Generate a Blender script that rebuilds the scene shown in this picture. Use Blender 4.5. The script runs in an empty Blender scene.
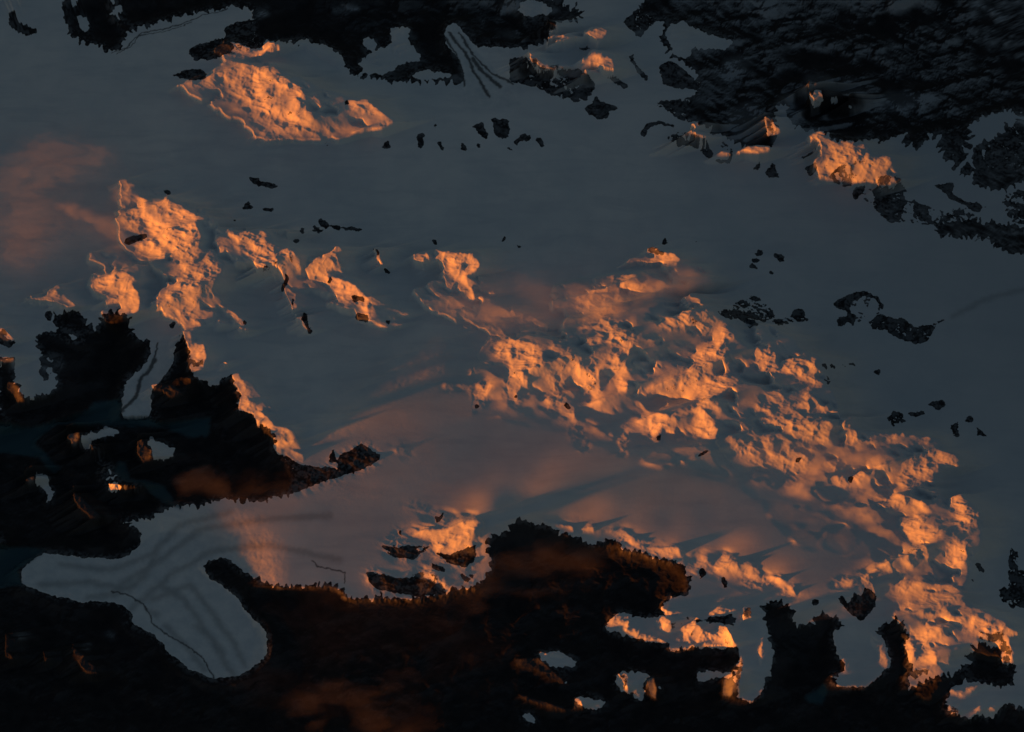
# Sunset over a mountain icefield, seen obliquely from orbit.  1 Blender unit = 1 metre, real size.
import bpy, math, re
import numpy as np
from mathutils import Vector

C = bpy.context.scene.collection
sc = bpy.context.scene
R = math.radians
rng = np.random.RandomState(7)

# ------------------------------------------------------------------ camera, sky, sun, exposure
TILT = R(35); DIST = 480000.0; Z0 = 1400.0; VIEWW = 110000.0
W, H = 1024, 732
cam_d = bpy.data.cameras.new('camera'); cam = bpy.data.objects.new('camera', cam_d); C.objects.link(cam)
cam.location = (0, -DIST*math.sin(TILT), Z0 + DIST*math.cos(TILT))
cam.rotation_euler = (TILT, 0, 0)
cam_d.sensor_width = 36; cam_d.lens = 36*DIST/VIEWW
cam_d.clip_start = 1000; cam_d.clip_end = 3000000
sc.camera = cam
SUN_EL = R(0.75)          # sun height at the centre of the frame (the ground curves, so it is lower in the east)
ALPHA = R(22)            # the light travels towards +X, turned 22 degrees to +Y
SUN_STRENGTH = 5.0; SKY_STRENGTH = 0.072
EXPOSURE = 0.8
world = bpy.data.worlds.new('World'); sc.world = world; world.use_nodes = True
wn = world.node_tree.nodes; wl = world.node_tree.links
sky = wn.new('ShaderNodeTexSky'); sky.sky_type = 'NISHITA'; sky.sun_disc = False
sky.sun_elevation = SUN_EL
sky.sun_rotation = math.atan2(-math.cos(ALPHA), -math.sin(ALPHA))   # measured from +Y towards +X
sky.altitude = 1400; sky.ozone_density = 1.15
wl.new(sky.outputs[0], wn['Background'].inputs[0]); wn['Background'].inputs[1].default_value = SKY_STRENGTH
sun_d = bpy.data.lights.new('sun', 'SUN'); sun = bpy.data.objects.new('sun', sun_d); C.objects.link(sun)
sun_d.energy = SUN_STRENGTH; sun_d.angle = R(1.0); sun_d.color = (1.0, 0.225, 0.015)
L3 = Vector((math.cos(ALPHA)*math.cos(SUN_EL), math.sin(ALPHA)*math.cos(SUN_EL), -math.sin(SUN_EL)))
sun.rotation_euler = L3.to_track_quat('-Z', 'Y').to_euler()
sc.view_settings.view_transform = 'Standard'; sc.view_settings.look = 'None'
sc.view_settings.exposure = EXPOSURE; sc.view_settings.gamma = 1; sc.view_settings.use_curve_mapping = False
sc.cycles.volume_bounces = 1; sc.cycles.volume_max_steps = 256; sc.cycles.max_bounces = 6; sc.cycles.volume_step_rate = .5
sc.unit_settings.system = 'METRIC'

# ------------------------------------------------------------------ the map: outlines of snow, rock, ice and peaks
# "x0 y0 scale" gives the sheet on which the outlines that follow were surveyed
SHEETS = dict(T00=(0,0),T10=(256,0),T20=(512,0),T30=(764,0),T01=(0,180),T11=(256,180),T21=(512,180),T31=(764,180),
              T02=(0,360),T12=(256,360),T22=(512,360),T32=(764,360),T03=(0,547),T13=(256,547),T23=(512,547),T33=(764,547),
              CC=(470,250),PX=(0,0),CR=(740,340),CL=(100,120))
ZS = 1024/260.0
MAPDATA = """
@T00
L .55: 690 340 740 320 820 300 870 268 930 245 1024 262 1040 262 1040 470 1000 460 980 430 930 410 900 385 860 360 800 345 740 350
L .35: 975 440 1040 450 1040 520 1000 510
LR .6: 845 185 880 160 945 175 985 195 960 215 880 220 845 210
L .4: 880 225 960 210 1040 195 1040 215 960 235 890 240
L .2: 20 10 60 0 75 20 60 40 25 30
N .9: 40 40 60 35 70 80 95 100 150 110 145 135 115 148 85 130 50 115 33 90
V .95: 235 -30 430 -30 440 60 470 95 520 100 500 150 470 200 440 215 385 210 410 185 400 178 330 172 280 165 275 120 250 85
V: 455 -30 1024 -30 1024 22 900 30 800 45 700 70 600 100 545 108 500 95 475 60
S: 270 -10 300 -10 310 30 290 40
S .8: 300 50 320 60 345 110 350 140 335 130 320 90
N: 885 110 930 88 1030 70 1030 190 985 195 945 170 885 160
N: 740 200 770 178 860 150 900 160 930 185 900 210 840 235 770 240
N: 680 295 720 275 790 272 820 290 800 315 740 312
D .7: 965 690 1024 705 1040 722 990 715
m .5: 440 210 500 190 530 150 560 130 640 115 720 90 830 50 900 35
m .4: 460 215 520 180 545 140 640 125 760 85
@T10
L 1: -10 262 45 255 80 282 85 300 130 305 175 345 195 385 200 440 240 470 250 500 200 500 100 470 0 430 -10 430
L .45: -10 430 100 470 200 500 250 490 330 470 360 520 250 540 60 560 -10 540
L .8: 205 378 245 382 262 425 255 440 235 410
L .6: 265 388 300 390 315 410 280 405
L .9: 355 395 440 400 480 430 525 460 500 480 400 470 370 440
L 1: 380 515 440 500 520 492 520 478 575 475 560 487 500 512 440 520 370 530
L .9: -10 210 30 200 35 165 70 162 100 185 95 205 50 205 0 222
X .8: 195 400 240 470 250 490 225 470 200 440
V: -10 -30 1040 -30 1040 190 930 185 870 150 900 230 990 290 1024 330 1024 345 940 300 910 350 930 390 900 380 860 320 840 350 790 345 800 320 700 325 600 320 570 320 545 328 490 310 430 300 405 305 385 285 350 275 340 255 290 235 230 200 180 180 160 160 120 170 90 160 60 155 10 190 -10 195
S: 160 150 260 170 330 210 355 250 330 260 260 225 190 195
S: 415 160 450 152 485 165 480 185 430 195
S: 520 110 590 100 610 130 600 170 655 225 640 245 560 255 530 280 560 285 480 290 420 290 410 240 470 200 530 180 540 140
S: 600 285 640 275 760 280 770 310 700 312 620 312
S: 690 160 712 215 692 210
S .7: 0 25 45 35 40 60 0 70
G: 740 140 760 90 790 90 850 180 900 240 980 300 1040 330 1040 420 900 420 800 400 820 350 830 300 800 230 760 190
G: 870 170 900 190 1040 190 1040 215 950 220 900 205
S .8: 740 140 760 90 790 90 850 180 900 240 980 300 1040 330 1040 420 900 420 800 400 820 350 830 300 800 230 760 190
m 1.6: 760 130 820 200 850 260 880 320 920 380
m 1.2: 745 150 790 220 815 280 820 340
m 1.2: 800 130 860 220 930 290 1010 330
m 2: 850 230 900 290 960 340
S .6: 890 10 910 5 910 20
S .7: 950 20 1040 -20 1040 70 1010 50 980 60
S .6: 930 120 1000 125 1040 140 1010 155
S .5: 300 40 350 20 410 30 400 45 340 55
D: 855 495 895 485 895 505 920 540 910 552 885 540
D: 930 465 995 475 1000 525 965 550 940 520
D: 635 535 660 530 655 585 640 580
D: 712 560 730 550 740 590 725 590
D: 800 550 815 560 825 590 810 590
D: 860 560 890 575 880 585
D .8: 990 575 1015 590 1000 598
D .8: 495 575 520 545 530 585 500 585
D: 690 490 715 490 710 502
D .7: 265 570 290 560 285 575
D: 350 395 365 395 370 415 350 415
D .8: 355 275 380 255 390 280 370 285
D .9: 405 305 430 290 440 300 415 308
N .5: 480 285 600 290 600 320 545 328 480 305
@T20
V .95: 560 -30 1040 -30 1040 600 900 580 870 555 790 530 750 485 640 465 640 440 715 380 740 330 735 290 640 230 570 160 600 110 590 60 500 80 440 90 480 40
S: 600 120 620 95 680 85 720 115 870 165 880 180 830 190 760 195 720 185 690 230 640 220 620 160
S .6: 850 430 940 400 1000 460 1000 540 940 570 880 560 850 490
S .5: 830 230 900 215 950 250 900 290 820 320
S .4: 940 0 1040 -10 1040 50 980 60
N .9: 440 90 480 40 580 20 590 60 500 150 470 120
N: 580 260 620 235 700 290 740 330 740 360 640 345 590 330
N: 460 220 480 210 480 240 540 310 530 325 490 280
N .8: 555 400 640 390 720 380 760 400 760 480 680 480 640 460
V .8: -10 -30 150 -30 240 20 330 50 260 90 130 90 190 130 190 150 130 170 60 205 -10 200
S .8: 0 40 60 0 130 10 180 60 60 60
S .7: 190 75 250 70 240 100 200 95
N .75: -10 225 60 225 100 290 230 270 300 290 328 350 290 400 250 405 180 380 80 340 -10 325
D: -10 225 50 230 80 330 -10 320
D: 220 290 260 275 310 310 325 350 280 400 250 370 270 330
N: 290 430 335 378 345 395 410 415 420 430 385 440 380 465 340 470 305 455
N: 375 305 405 300 460 345 440 348
N: 260 190 300 185 310 195 280 198
N: 503 520 530 485 580 475 640 490 640 500 570 490 540 505 525 540
N .62: 610 545 650 520 700 520 790 560 790 625 765 620 730 590 690 570 655 580
N: 805 630 850 625 865 575 870 610 855 645 815 640
N: 950 670 980 630 975 665
N: 1000 690 1030 640 1050 690
N .6: 760 560 870 600 860 570 800 540
D: 5 560 40 528 75 530 60 555 40 550 15 570
D: 85 535 110 540 130 575 118 583 100 555
L .9: 285 130 320 112 355 110 378 125 360 150 320 152 290 145
L 1: 275 232 325 200 350 215 395 228 400 262 408 300 385 300 365 285 362 250 340 245 290 255
L .3: 130 175 260 150 290 165 230 185 150 190
LR .7: 65 230 95 220 110 240 150 260 180 250 215 265 215 280 170 280 140 290 110 280 85 265
L .6: 265 290 290 282 305 305 290 315 270 310
L .7: 695 520 740 520 775 550 770 570 740 560 710 540
L .8: 820 590 860 590 860 615 830 612
L .9: 890 590 930 575 985 570 1015 575 1015 600 960 605 900 610
LR .8: 995 455 1024 460 1030 535 1010 535 1000 490
LR .2: 130 85 170 90 190 130 170 140 140 110
@T30
V: -10 -30 1100 -30 1100 430 960 430 840 470 800 490 800 530 760 540 690 510 650 520 600 590 540 590 560 530 460 560 430 545 340 560 250 545 230 515 180 520 80 480 100 450 100 400 60 400 -10 470
S .5: 160 290 260 300 280 340 330 310 400 350 370 380 300 370 250 380 230 340 190 345 165 330
S .5: 440 410 490 355 560 365 690 380 640 410 560 440 480 440
S .6: 300 430 360 425 420 425 425 435 380 440
S .45: 470 -30 600 -30 600 0 560 30 500 30
S .45: 830 10 900 20 960 90 880 60
S .9: 460 560 560 515 570 530 540 590 500 585
S .6: 50 380 110 370 110 400 70 400
S .5: 60 420 140 400 160 440 120 480 60 470
V .6: 640 570 690 510 800 500 860 560 900 520 1000 440 1100 430 1100 735 830 735 740 680 700 640 650 590
S .7: 800 490 870 455 1000 440 1100 450 1100 470 990 490 900 520 860 560 820 530
N: 900 560 1000 480 1100 480 1100 700 950 700 850 640
N: 140 620 200 590 195 600 150 630
N: 160 660 205 640 210 670 180 700
N: 5 680 30 640 55 680 60 700 20 700
N .62: 250 700 300 650 330 640 340 700 350 735 300 735
L 1: 170 345 190 380 205 350 225 355 235 400 205 428 185 400
L .8: 265 380 285 380 290 405 268 408
L .8: 330 412 345 415 340 430
L 1: 5 458 20 480 70 515 60 540 15 530 0 470
L .8: -10 575 20 580 25 605 -10 615
L 1: 175 545 190 525 215 520 235 515 240 545 280 560 320 570 335 565 390 575 415 600 425 625 510 615 500 650 480 680 430 705 370 725 340 700 300 690 250 710 215 700 205 660 225 620 230 570 190 570
LR .7: 440 700 490 680 535 700 535 735 450 735
@T01
V: 175 545 220 520 230 540 250 510 310 520 345 530 340 570 360 600 400 620 405 640 380 600 400 550 430 510 450 485 480 530 520 545 515 640 540 620 590 620 605 650 590 690 560 760 150 760 150 700 180 690 140 660 145 600 190 600
V: 690 600 720 590 740 640 755 690 745 760 670 760 680 650
G: 175 560 250 580 310 600 335 650 330 665 300 650 250 610 190 600 165 585
G .9: 150 690 240 690 250 730 200 760 190 720
N: -10 600 70 640 40 660 -10 640
N: -10 700 60 700 60 760 -10 760
N: 665 565 690 560 685 585 670 585
m 1: 625 640 610 690 590 740
L .65: 450 150 485 120 540 105 560 105 620 160 610 235 540 215 480 190
L 1: 600 235 560 150 535 70 560 65 600 90 640 80 655 50 690 100 740 120 750 140 778 145 782 200 795 220 780 260 772 320 745 350 735 395 715 400 710 350 705 310 670 300 665 270
L .6: 470 -5 500 -5 512 60 515 100 490 110 475 60
L .8: 520 250 600 235 660 260 650 315 600 320 560 295 530 285
L .7: 590 500 650 440 700 395 745 350 790 310 830 270 845 290 850 330 875 350 850 400 830 445 790 450 785 500 765 540 800 575 745 585 700 560 650 520
L 1: 825 155 840 155 845 180 830 178
L 1: 855 215 870 215 885 285 862 290
L 1: 890 200 940 205 1040 205 1040 320 980 300 950 240 940 290 925 250 905 220
L .6: 1005 325 1040 320 1040 380 1015 370
L .85: 365 390 430 375 450 350 500 365 525 375 530 400 515 410 545 440 553 470 545 515 520 540 490 520 470 490 420 500 415 470 440 440 400 440 370 430
L .3: 450 310 480 330 470 350 440 345
L .5: 90 475 180 455 190 430 235 405 260 460 310 500 290 520 230 490 150 485
LR .8: -10 570 20 590 50 620 70 640 30 640 -10 620
LR .8: -10 700 60 700 60 725 -10 722
L .7: 800 450 830 465 845 485 810 475
L .6: 790 510 830 530 820 545 790 530
L .7: 855 485 900 505 950 545 970 560 960 575 925 555 890 520
L .6: 860 545 900 570 890 580 860 565
L .8: 940 575 985 595 985 608 945 590
L .8: 720 595 750 595 760 640 805 650 815 700 800 735 750 735 755 690 735 640
D: 485 235 510 225 590 215 560 235 510 255
D: 640 45 670 40 665 60
D .8: 905 148 965 155 920 158
D: 955 110 975 88 985 92 965 115 985 105 1000 90 990 115 965 122
D: 975 0 1024 5 1040 18 1020 22
D: 960 540 970 550 965 570 955 560
D: 180 515 205 525 200 560 180 550
X 1: 700 60 720 80 740 75 760 100 745 110
X .8: 600 165 650 190 645 200 600 180
@T11
L 1: -10 205 40 208 70 260 80 290 125 265 150 285 175 320 180 350 165 362 150 340 130 330 100 375 80 365 60 350 40 380 10 370 -10 330
L .7: 105 410 135 430 155 450 165 510 150 525 130 480 115 440
L .5: 150 540 195 530 200 545 160 552
LR .8: 180 550 200 570 225 600 210 602 190 580
L .7: 80 192 100 195 100 203 85 203
L .7: 118 198 135 202 130 208 120 206
L .85: 190 345 240 325 310 258 330 260 345 290 310 290 340 345 290 355 300 375 350 390 400 420 430 450 450 470 440 510 445 545 400 550 385 500 330 480 280 405 215 390
L .35: 430 455 470 460 520 500 620 520 600 540 520 520 460 490
L .35: 520 550 600 570 570 580 520 570
L .9: 465 270 485 270 490 310 510 350 500 355 480 310
L .9: 620 295 640 288 680 290 688 320 670 342 640 340 625 320
L 1: 705 270 740 280 850 290 885 330 870 365 830 380 850 430 870 470 845 475 800 430 785 390 740 345 715 310
X .9: 800 330 830 325 840 345 815 355
L .3: 740 380 790 400 770 440 750 430
L .35: 870 380 940 430 945 460 880 430
L .45: 640 460 680 470 690 495 650 480
L .4: 680 440 740 450 800 500 850 520 950 570 1000 620 960 620 900 580 800 540 750 480
L .8: 920 620 980 640 1040 620 1040 735 960 700 930 660
D: -10 0 50 10 90 20 70 30 20 22
D: -10 105 70 110 65 125 30 118
D: 240 165 250 150 275 165 290 180 280 195 262 185
D: 290 175 340 180 330 205 300 195
D: 340 180 380 188 430 195 430 203 390 203 345 190
D .9: 215 190 230 185 270 200 260 210 235 200
D: 175 190 188 190 188 208 178 208
D: 150 232 170 232 170 242 152 242
D: 110 178 130 172 125 184
D: 680 232 715 240 705 260 695 245
D: 460 270 475 270 490 295 480 300
D: 500 345 515 350 530 372 515 372
D: 100 415 115 385 110 370 100 360 120 370 125 400 108 440 98 435
D .8: 395 520 440 530 435 555 390 550
D: 505 545 530 550 525 570 510 565
D: 190 520 205 530 200 560 225 600 205 605 195 575 180 550
D: 280 395 295 380 300 395 282 412
D .7: 140 450 155 480 150 510 140 490
D .7: 375 450 425 455 430 480 400 470 385 490
D: 968 225 985 228 985 240 970 238
@T21
LR 1: 535 265 560 262 600 285 600 300 560 290 540 285
L 1: 600 285 640 285 668 312 650 335 610 350 595 320 560 300
L .4: 460 310 530 295 600 310 590 330 500 325 440 340
L 1: 420 400 480 395 500 405 540 400 530 420 470 430 425 425
L 1: 290 435 380 425 375 435 300 445
L .6: 450 365 485 368 490 385 370 385 370 375
L 1: 670 460 700 455 745 468 745 485 710 480
L 1: 575 575 600 545 660 540 670 510 700 525 770 515 785 545 785 595 750 605 720 580 650 578 600 580
L 1: 820 560 860 590 880 625 850 640 840 700 835 760 780 760 700 700 740 665 790 640
L 1: 530 625 580 628 575 640 535 638
L 1: 255 572 330 575 345 545 380 548 385 565 440 590 485 605 478 660 465 670 462 705 440 760 395 760 400 690 425 670 380 640 375 600 340 590 265 588
L .9: 290 635 340 607 355 640 330 655 295 650
L .85: -10 620 40 640 110 650 130 680 125 760 -10 760
L .9: 135 655 165 648 188 665 185 680 150 672
L .8: 205 650 230 640 260 690 300 760 205 760 200 690
L .55: 250 690 400 690 400 760 270 760
L 1: 960 660 990 660 1040 675 1040 760 980 760 958 700
L .35: 210 455 280 450 400 440 480 460 470 490 400 510 290 530 240 510
L .3: -10 500 60 520 130 560 150 590 50 560 -10 540
D: 590 230 605 230 608 255 592 258
D .8: 715 237 735 240 725 246
D: 955 290 970 270 985 285 975 300 960 300
D: 945 310 975 310 970 322 950 322
D: 930 350 950 328 965 340 975 360 955 345
D: 1005 350 1024 360 1040 375 1015 372
N .6: 810 510 850 510 880 480 940 455 1000 470 1040 540 1000 560 940 580 870 555 820 540
D: 815 512 850 510 860 540 840 545
D .9: 10 255 40 265 30 272
D .8: 885 400 900 405 890 412
D .8: 915 610 935 615 920 625
@T31
L 1: -10 665 35 660 40 700 20 760 -10 760
L 1: 70 705 130 700 200 712 230 760 70 760
L 1: 360 -5 430 -5 400 14
LR .8: 440 -5 540 -5 540 30 500 15
D: 40 290 70 292 90 325 60 322
D: 10 345 35 365 25 375
N .75: 20 550 90 545 130 505 155 510 180 545 170 560 110 560 60 575
D: 180 570 230 572 225 580
N: 265 490 330 450 400 437 450 460 472 500 465 520 440 470 400 455 345 475 335 510 360 540 355 575 330 560 310 580 288 575 290 540 320 540 325 520
N .4: 340 480 400 455 440 470 460 520 430 560 380 570 350 540
N .85: 415 560 440 530 520 540 560 550 590 580 650 565 730 545 680 570 665 600 650 635 600 645 560 635 510 620 470 590 425 590
D .9: 350 30 400 20 395 50 360 80 348 60
N .9: 425 90 470 30 540 30 560 90 530 170 490 165
N: 590 80 640 110 660 150 620 165 590 130
N .5: 350 20 540 20 600 80 700 120 880 100 800 160 640 180 490 165 430 115
V: 640 180 780 150 880 160 1100 200 1100 310 980 285 920 270 870 230 800 225 700 225 650 200
N: 670 20 750 10 740 50 800 90 860 90 850 130 780 100 720 60
V: 820 -10 1010 -10 960 40 880 50 840 20
N .65: 930 90 950 60 1040 20 1100 0 1100 200 1040 190 960 150
f .8: 740 540 850 480 940 450 1060 425
m .5: 830 240 860 225 900 235
R .5: 220 680 300 690 310 735 280 735
@T02
V: -10 -10 30 -10 60 70 100 180 110 160 150 140 200 125 240 100 270 105 200 60 210 40 250 25 240 0 170 -40 480 -40 560 -40 500 90 480 120 485 155 430 160 370 170 340 195 260 210 190 240 120 265 0 220 -10 220
W: -60 240 120 265 200 245 340 200 370 165 480 155 470 230 580 225 640 250 830 225 820 300 760 305 640 265 480 260 230 250 160 300 140 330 190 380 240 430 210 445 150 380 -60 360
G: 620 -60 690 -60 690 -10 660 50 600 110 585 180 600 210 570 240 470 240 480 200 480 120 520 80 570 40
m 2: 610 0 580 50 550 80 540 140 500 180 470 210 460 235
V: 690 -40 750 -40 740 40 690 70 620 80 600 110 590 180 640 235 760 240 800 230 900 210 1000 195 1024 270 1060 280 1060 560 940 560 870 540 780 580 760 400 830 300 830 225 780 190
S: 760 60 800 -5 890 -5 910 60 870 70 850 110 830 80 790 80
V: 690 0 760 60 790 80 830 80 850 110 870 70 910 40 940 90 945 190 900 215 800 240 600 220 590 130 620 60
V: 135 330 190 285 240 255 360 250 640 265 760 305 830 300 900 260 1060 290 1060 420 930 470 890 540 780 580 680 560 640 500 560 490 480 470 450 440 460 400 380 460 240 430 180 380
S: 315 300 350 285 380 290 420 255 470 275 450 305 400 300 350 325 380 360 410 370 415 400 400 425 380 400 390 370 330 350 315 330
S: 570 310 600 310 700 365 680 378 620 400 600 380 600 350
S .8: 130 450 180 450 200 500 215 510 195 580 180 560 190 520 140 490
S .8: 285 480 300 480 300 510 290 510
S .8: 420 490 440 480 500 510 430 520
W .8: 450 440 470 395 500 410 510 470 600 480 650 500 690 560 720 590 640 560 560 490 480 470
V: -60 370 100 370 190 420 240 440 420 470 500 500 580 520 640 560 640 600 590 630 500 620 420 610 500 640 560 680 570 735 540 770 60 770 0 690 -60 690
LR .9: 740 -5 800 -5 805 20 760 30 745 15
L .7: 690 65 750 70 750 100 720 110 680 100
LR .5: 600 90 680 100 730 140 700 160 640 130 600 110
L .8: 915 50 940 45 970 110 985 160 1005 190 1024 230 1024 270 1000 220 940 190 950 140 920 90
LR .6: 30 80 60 90 95 130 105 180 80 185 50 140 25 120
LR .7: 265 285 315 285 315 330 295 350 265 320
LR .6: 540 315 565 310 570 335 600 360 605 405 570 410 540 380
LR .7: 105 460 130 450 140 490 105 495
LR .5: 425 485 490 500 540 520 500 525 430 520
LR .5: 290 520 320 540 370 590 405 620 380 635 320 600 290 550
LR .3: 350 345 400 350 400 370 360 370
L .6: 880 5 900 10 900 30
S .4: 30 -10 240 -10 250 20 200 50 240 90 200 120 110 150 60 60
D: 160 0 185 0 180 30 190 80 170 85 160 50
@T03
V: 180 -10 545 -20 520 40 480 50 340 40 250 25
W: -60 -10 180 10 110 60 70 90 90 150 -60 165
G: 75 95 160 20 340 40 480 50 550 0 580 -40 640 -60 900 -40 1040 -40 1024 80 1000 100 920 60 860 35 780 70 800 110 930 190 970 270 1024 330 1060 420 1000 470 930 515 840 518 760 480 680 430 620 350 570 320 470 300 520 285 550 270 480 215 340 215 200 190 90 150
V: -60 165 120 160 200 190 340 215 450 210 500 240 545 255 540 285 470 290 560 320 620 350 700 450 760 485 830 518 930 515 1024 440 1060 430 1060 800 -60 800
V: 780 75 830 42 870 40 930 65 940 90 980 100 1024 140 1060 150 1060 380 1024 330 980 270 930 190 850 140
LR .5: 280 390 320 420 380 480 390 510 340 500 310 460
LR .35: 20 360 90 350 60 380 30 400 60 460 20 440
LR .3: 170 420 190 440 185 470 175 460
S .5: 330 400 355 380 360 385 340 405
S .5: 400 345 440 335 460 345 430 360
S .5: 220 320 250 318 240 328
S .4: 60 350 90 345 150 350 150 355 80 362
m .9: 440 175 480 180 520 195 560 225 590 260 600 300 650 340 700 370 750 400 790 430 820 470 840 515
f 1.3: 590 255 620 268
f 1.3: 770 310 800 330 840 370 870 400 880 440 900 475 925 505
f 1.1: 440 178 520 160 570 120 600 60 620 10
f 1.1: 460 180 540 140 580 80
f 1.1: 340 200 420 190 470 180
@T13
V: -10 130 60 140 130 155 210 145 310 145 360 180 330 205 400 200 560 195 640 200 700 185 770 165 870 150 915 110 930 60 890 -20 1060 -20 1060 800 -10 800
G: -10 290 30 310 50 400 10 445 -10 440
LR .9: 600 110 650 97 700 105 755 150 730 180 690 140
L .9: 640 100 690 103 745 145 700 135
LR .6: 820 0 860 0 880 60 850 40
LR .35: 490 -5 690 -5 620 50 540 40
N: 430 100 450 97 560 120 650 115 700 140 740 160 750 180 640 195 480 170 440 140
N: 700 20 760 30 870 -10 860 60 820 80 750 60
N: 690 65 755 85 740 97 690 85
m .7: 220 55 240 75 270 85 320 90 350 100 350 140
N .8: 490 -5 690 -5 620 50 540 40
N .5: 800 100 870 110 870 150 820 150
@T12
V: -10 190 20 250 70 270 90 330 50 355 -10 360
N: -10 360 60 365 130 380 165 410 320 430 330 370 370 360 415 330 435 340 460 360 490 375 485 395 420 430 300 470 150 525 60 535 -10 525
X .8: 100 350 120 345 120 420 110 440
N: 285 380 305 350 325 400 290 405
D .8: 230 378 245 380 240 388
N: 705 620 745 597 735 620 712 645
V .9: 568 670 600 662 640 665 590 700 500 760 480 760
V .9: 910 700 940 680 1010 690 1030 640 1060 630 1060 760 910 760
D: 860 155 872 158 866 168
D: 865 180 890 170 870 195 864 210
L .9: -10 190 40 220 80 260 135 285 145 300 105 300 120 325 155 315 155 335 120 345 185 370 190 400 150 390 80 355 90 330 70 280 20 250
LR .6: 440 375 480 380 475 395 445 395
L .9: 860 95 935 90 920 130 905 160 875 160 865 120
L .4: 860 165 885 175 870 215
L .3: 740 95 860 100 850 115 750 115
L .9: 990 70 1040 60 1040 180 1000 160
L .85: 600 700 650 665 700 670 750 660 820 630 885 635 860 665 850 760 700 760 690 700
LR .35: 570 670 640 660 600 700 520 735 500 720
L .2: 520 330 600 350 630 390 560 370
L .22: 690 470 780 520 740 500
L .2: 570 560 700 580 690 610 600 590
@T22
V: -10 640 20 600 30 640 70 630 100 660 150 650 200 680 250 695 290 720 370 735 370 800 -10 800
V: 370 700 420 690 440 760 370 760
L .9: -10 0 60 -5 120 20 130 60 70 60 60 110 30 100 0 150 -10 180
L .55: 60 -5 250 -5 240 60 130 180 200 220 250 240 240 200 210 140 240 120 130 140 120 60
L 1: 240 50 290 35 315 60 320 30 340 35 355 100 330 150 300 120 260 100 240 80
L 1: 390 20 440 5 460 30 450 60 415 65 395 40
L 1: 400 80 430 65 460 90 455 130 420 130 405 100
L 1: 475 0 500 20 505 40 485 20
L .8: 130 150 200 190 250 195 240 230 180 200 120 170
L .9: 280 180 330 160 360 160 355 200 300 195
L .6: 370 155 430 175 400 190 370 180
L .8: 490 140 500 110 580 90 660 60 720 10 760 -5 790 10 760 50 780 80 800 85 780 20 830 -5 850 40 870 60 895 85 840 125 780 150 730 160 650 140 560 130
L 1: 720 180 760 140 800 170 825 205 800 205 770 190 735 195
L .9: 640 190 680 205 720 185 760 200 800 240 818 265 800 310 760 315 700 290 690 260 720 240 680 215
L .9: 480 240 560 205 640 215 655 250 640 285 600 265 570 300 555 345 545 320 550 280 520 260 490 250
L .5: 420 280 460 260 460 300 430 330 450 380 420 360 405 330
L .55: 800 320 860 300 900 340 950 370 1000 420 950 400 880 360 820 350
L .6: 700 380 750 355 790 360 750 385
L .9: 960 5 1010 -5 1030 60 1010 60 980 30
L .5: 950 180 1024 140 1040 140 1040 270 1000 260 960 220
L .4: 890 220 940 230 960 300 900 270
L .6: 850 290 1040 330 1040 440 980 420 920 370 860 320
L .3: 225 220 255 220 300 350 270 350 235 280
L .8: 110 630 240 655 245 690 180 665
L .8: 265 665 320 655 325 685 280 690
L .8: 375 665 430 670 540 725 480 735 430 700 375 690
D .8: 565 310 600 275 605 280 570 320 560 340
D: 725 375 780 350 775 362 740 378
D: 205 165 215 165 230 190 215 195
D .7: 770 325 790 305 785 320
D .8: 8 130 20 110 25 150 10 155
@CC
X: 285 390 350 400 360 420 340 440 290 440
X: 240 490 285 480 290 520 250 530
X: 385 570 430 560 450 600 420 630 385 610
X: 510 480 550 450 560 560 520 570
X .9: 620 460 660 480 690 520 640 540
X: 950 440 1000 445 1005 490 960 500
X .7: 350 345 380 330 440 345 400 400 370 390
X: 185 560 215 540 215 590 190 590
@T32
L 1: 60 40 110 35 110 -5 160 -5 190 20 200 70 240 90 210 100 150 85
L 1: -10 0 15 -5 20 50 0 45
L .9: 110 175 160 165 155 125 180 125 215 170 258 190 250 210 200 215 170 200
L .9: 20 210 100 230 170 235 250 240 285 260 260 290 255 330 200 330 130 310 70 270 40 250
L .6: -10 300 60 300 120 330 200 350 210 370 170 400 170 450 130 480 60 440 -10 430
L .5: 0 130 60 110 110 175 170 200 200 215 100 220 20 210
L 1: 305 255 335 215 345 225 340 260 370 290 375 320 350 340 315 335 325 300
L .85: 370 315 480 325 490 300 520 290 530 330 380 335
L .9: 535 290 550 285 555 305 540 305
L .9: 570 295 600 295 600 315 575 312
L .9: 615 305 660 300 658 330 620 325
L 1: 650 360 690 360 740 400 782 435 750 435 700 410 650 375
L .6: 560 390 640 365 700 410 690 440 620 470 590 505 520 500 530 440
L 1: 405 415 450 410 490 408 495 430 440 435
L .8: 255 460 300 450 350 460 380 435 420 460 420 480 350 500 280 500
L .45: 230 400 330 380 320 440 250 450
L .9: 480 545 520 520 560 530 620 560 665 590 640 600 560 590 500 580
L .6: 430 520 480 545 500 590 430 560
L .8: 540 620 600 610 650 640 690 670 705 675 700 690 650 700 600 735 560 700 530 660
L 1: 650 690 705 675 700 692 650 712 600 730 580 728
L 1: 735 540 775 520 790 560 810 600 850 600 850 620 815 630 815 670 795 690 795 650 740 645 765 630 735 580
L 1: 730 700 800 715 800 760 730 760
D: 430 40 460 40 455 60 435 55
N .8: 480 230 510 200 550 215 560 245 520 250 510 270
N: 560 210 630 200 630 215 580 225
N: 640 175 700 155 715 180 690 200 665 185
N .8: 735 260 765 240 770 260 765 310 740 290
N: 790 245 805 215 825 230 820 250
N: 835 265 880 290 880 300 840 300
N .55: 215 60 240 50 270 90 250 95
D .5: 230 10 380 15 380 25 300 25 240 40
D .8: 330 455 360 455 345 485 330 480
D .8: 120 395 145 370 150 385 125 415
@T23
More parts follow.
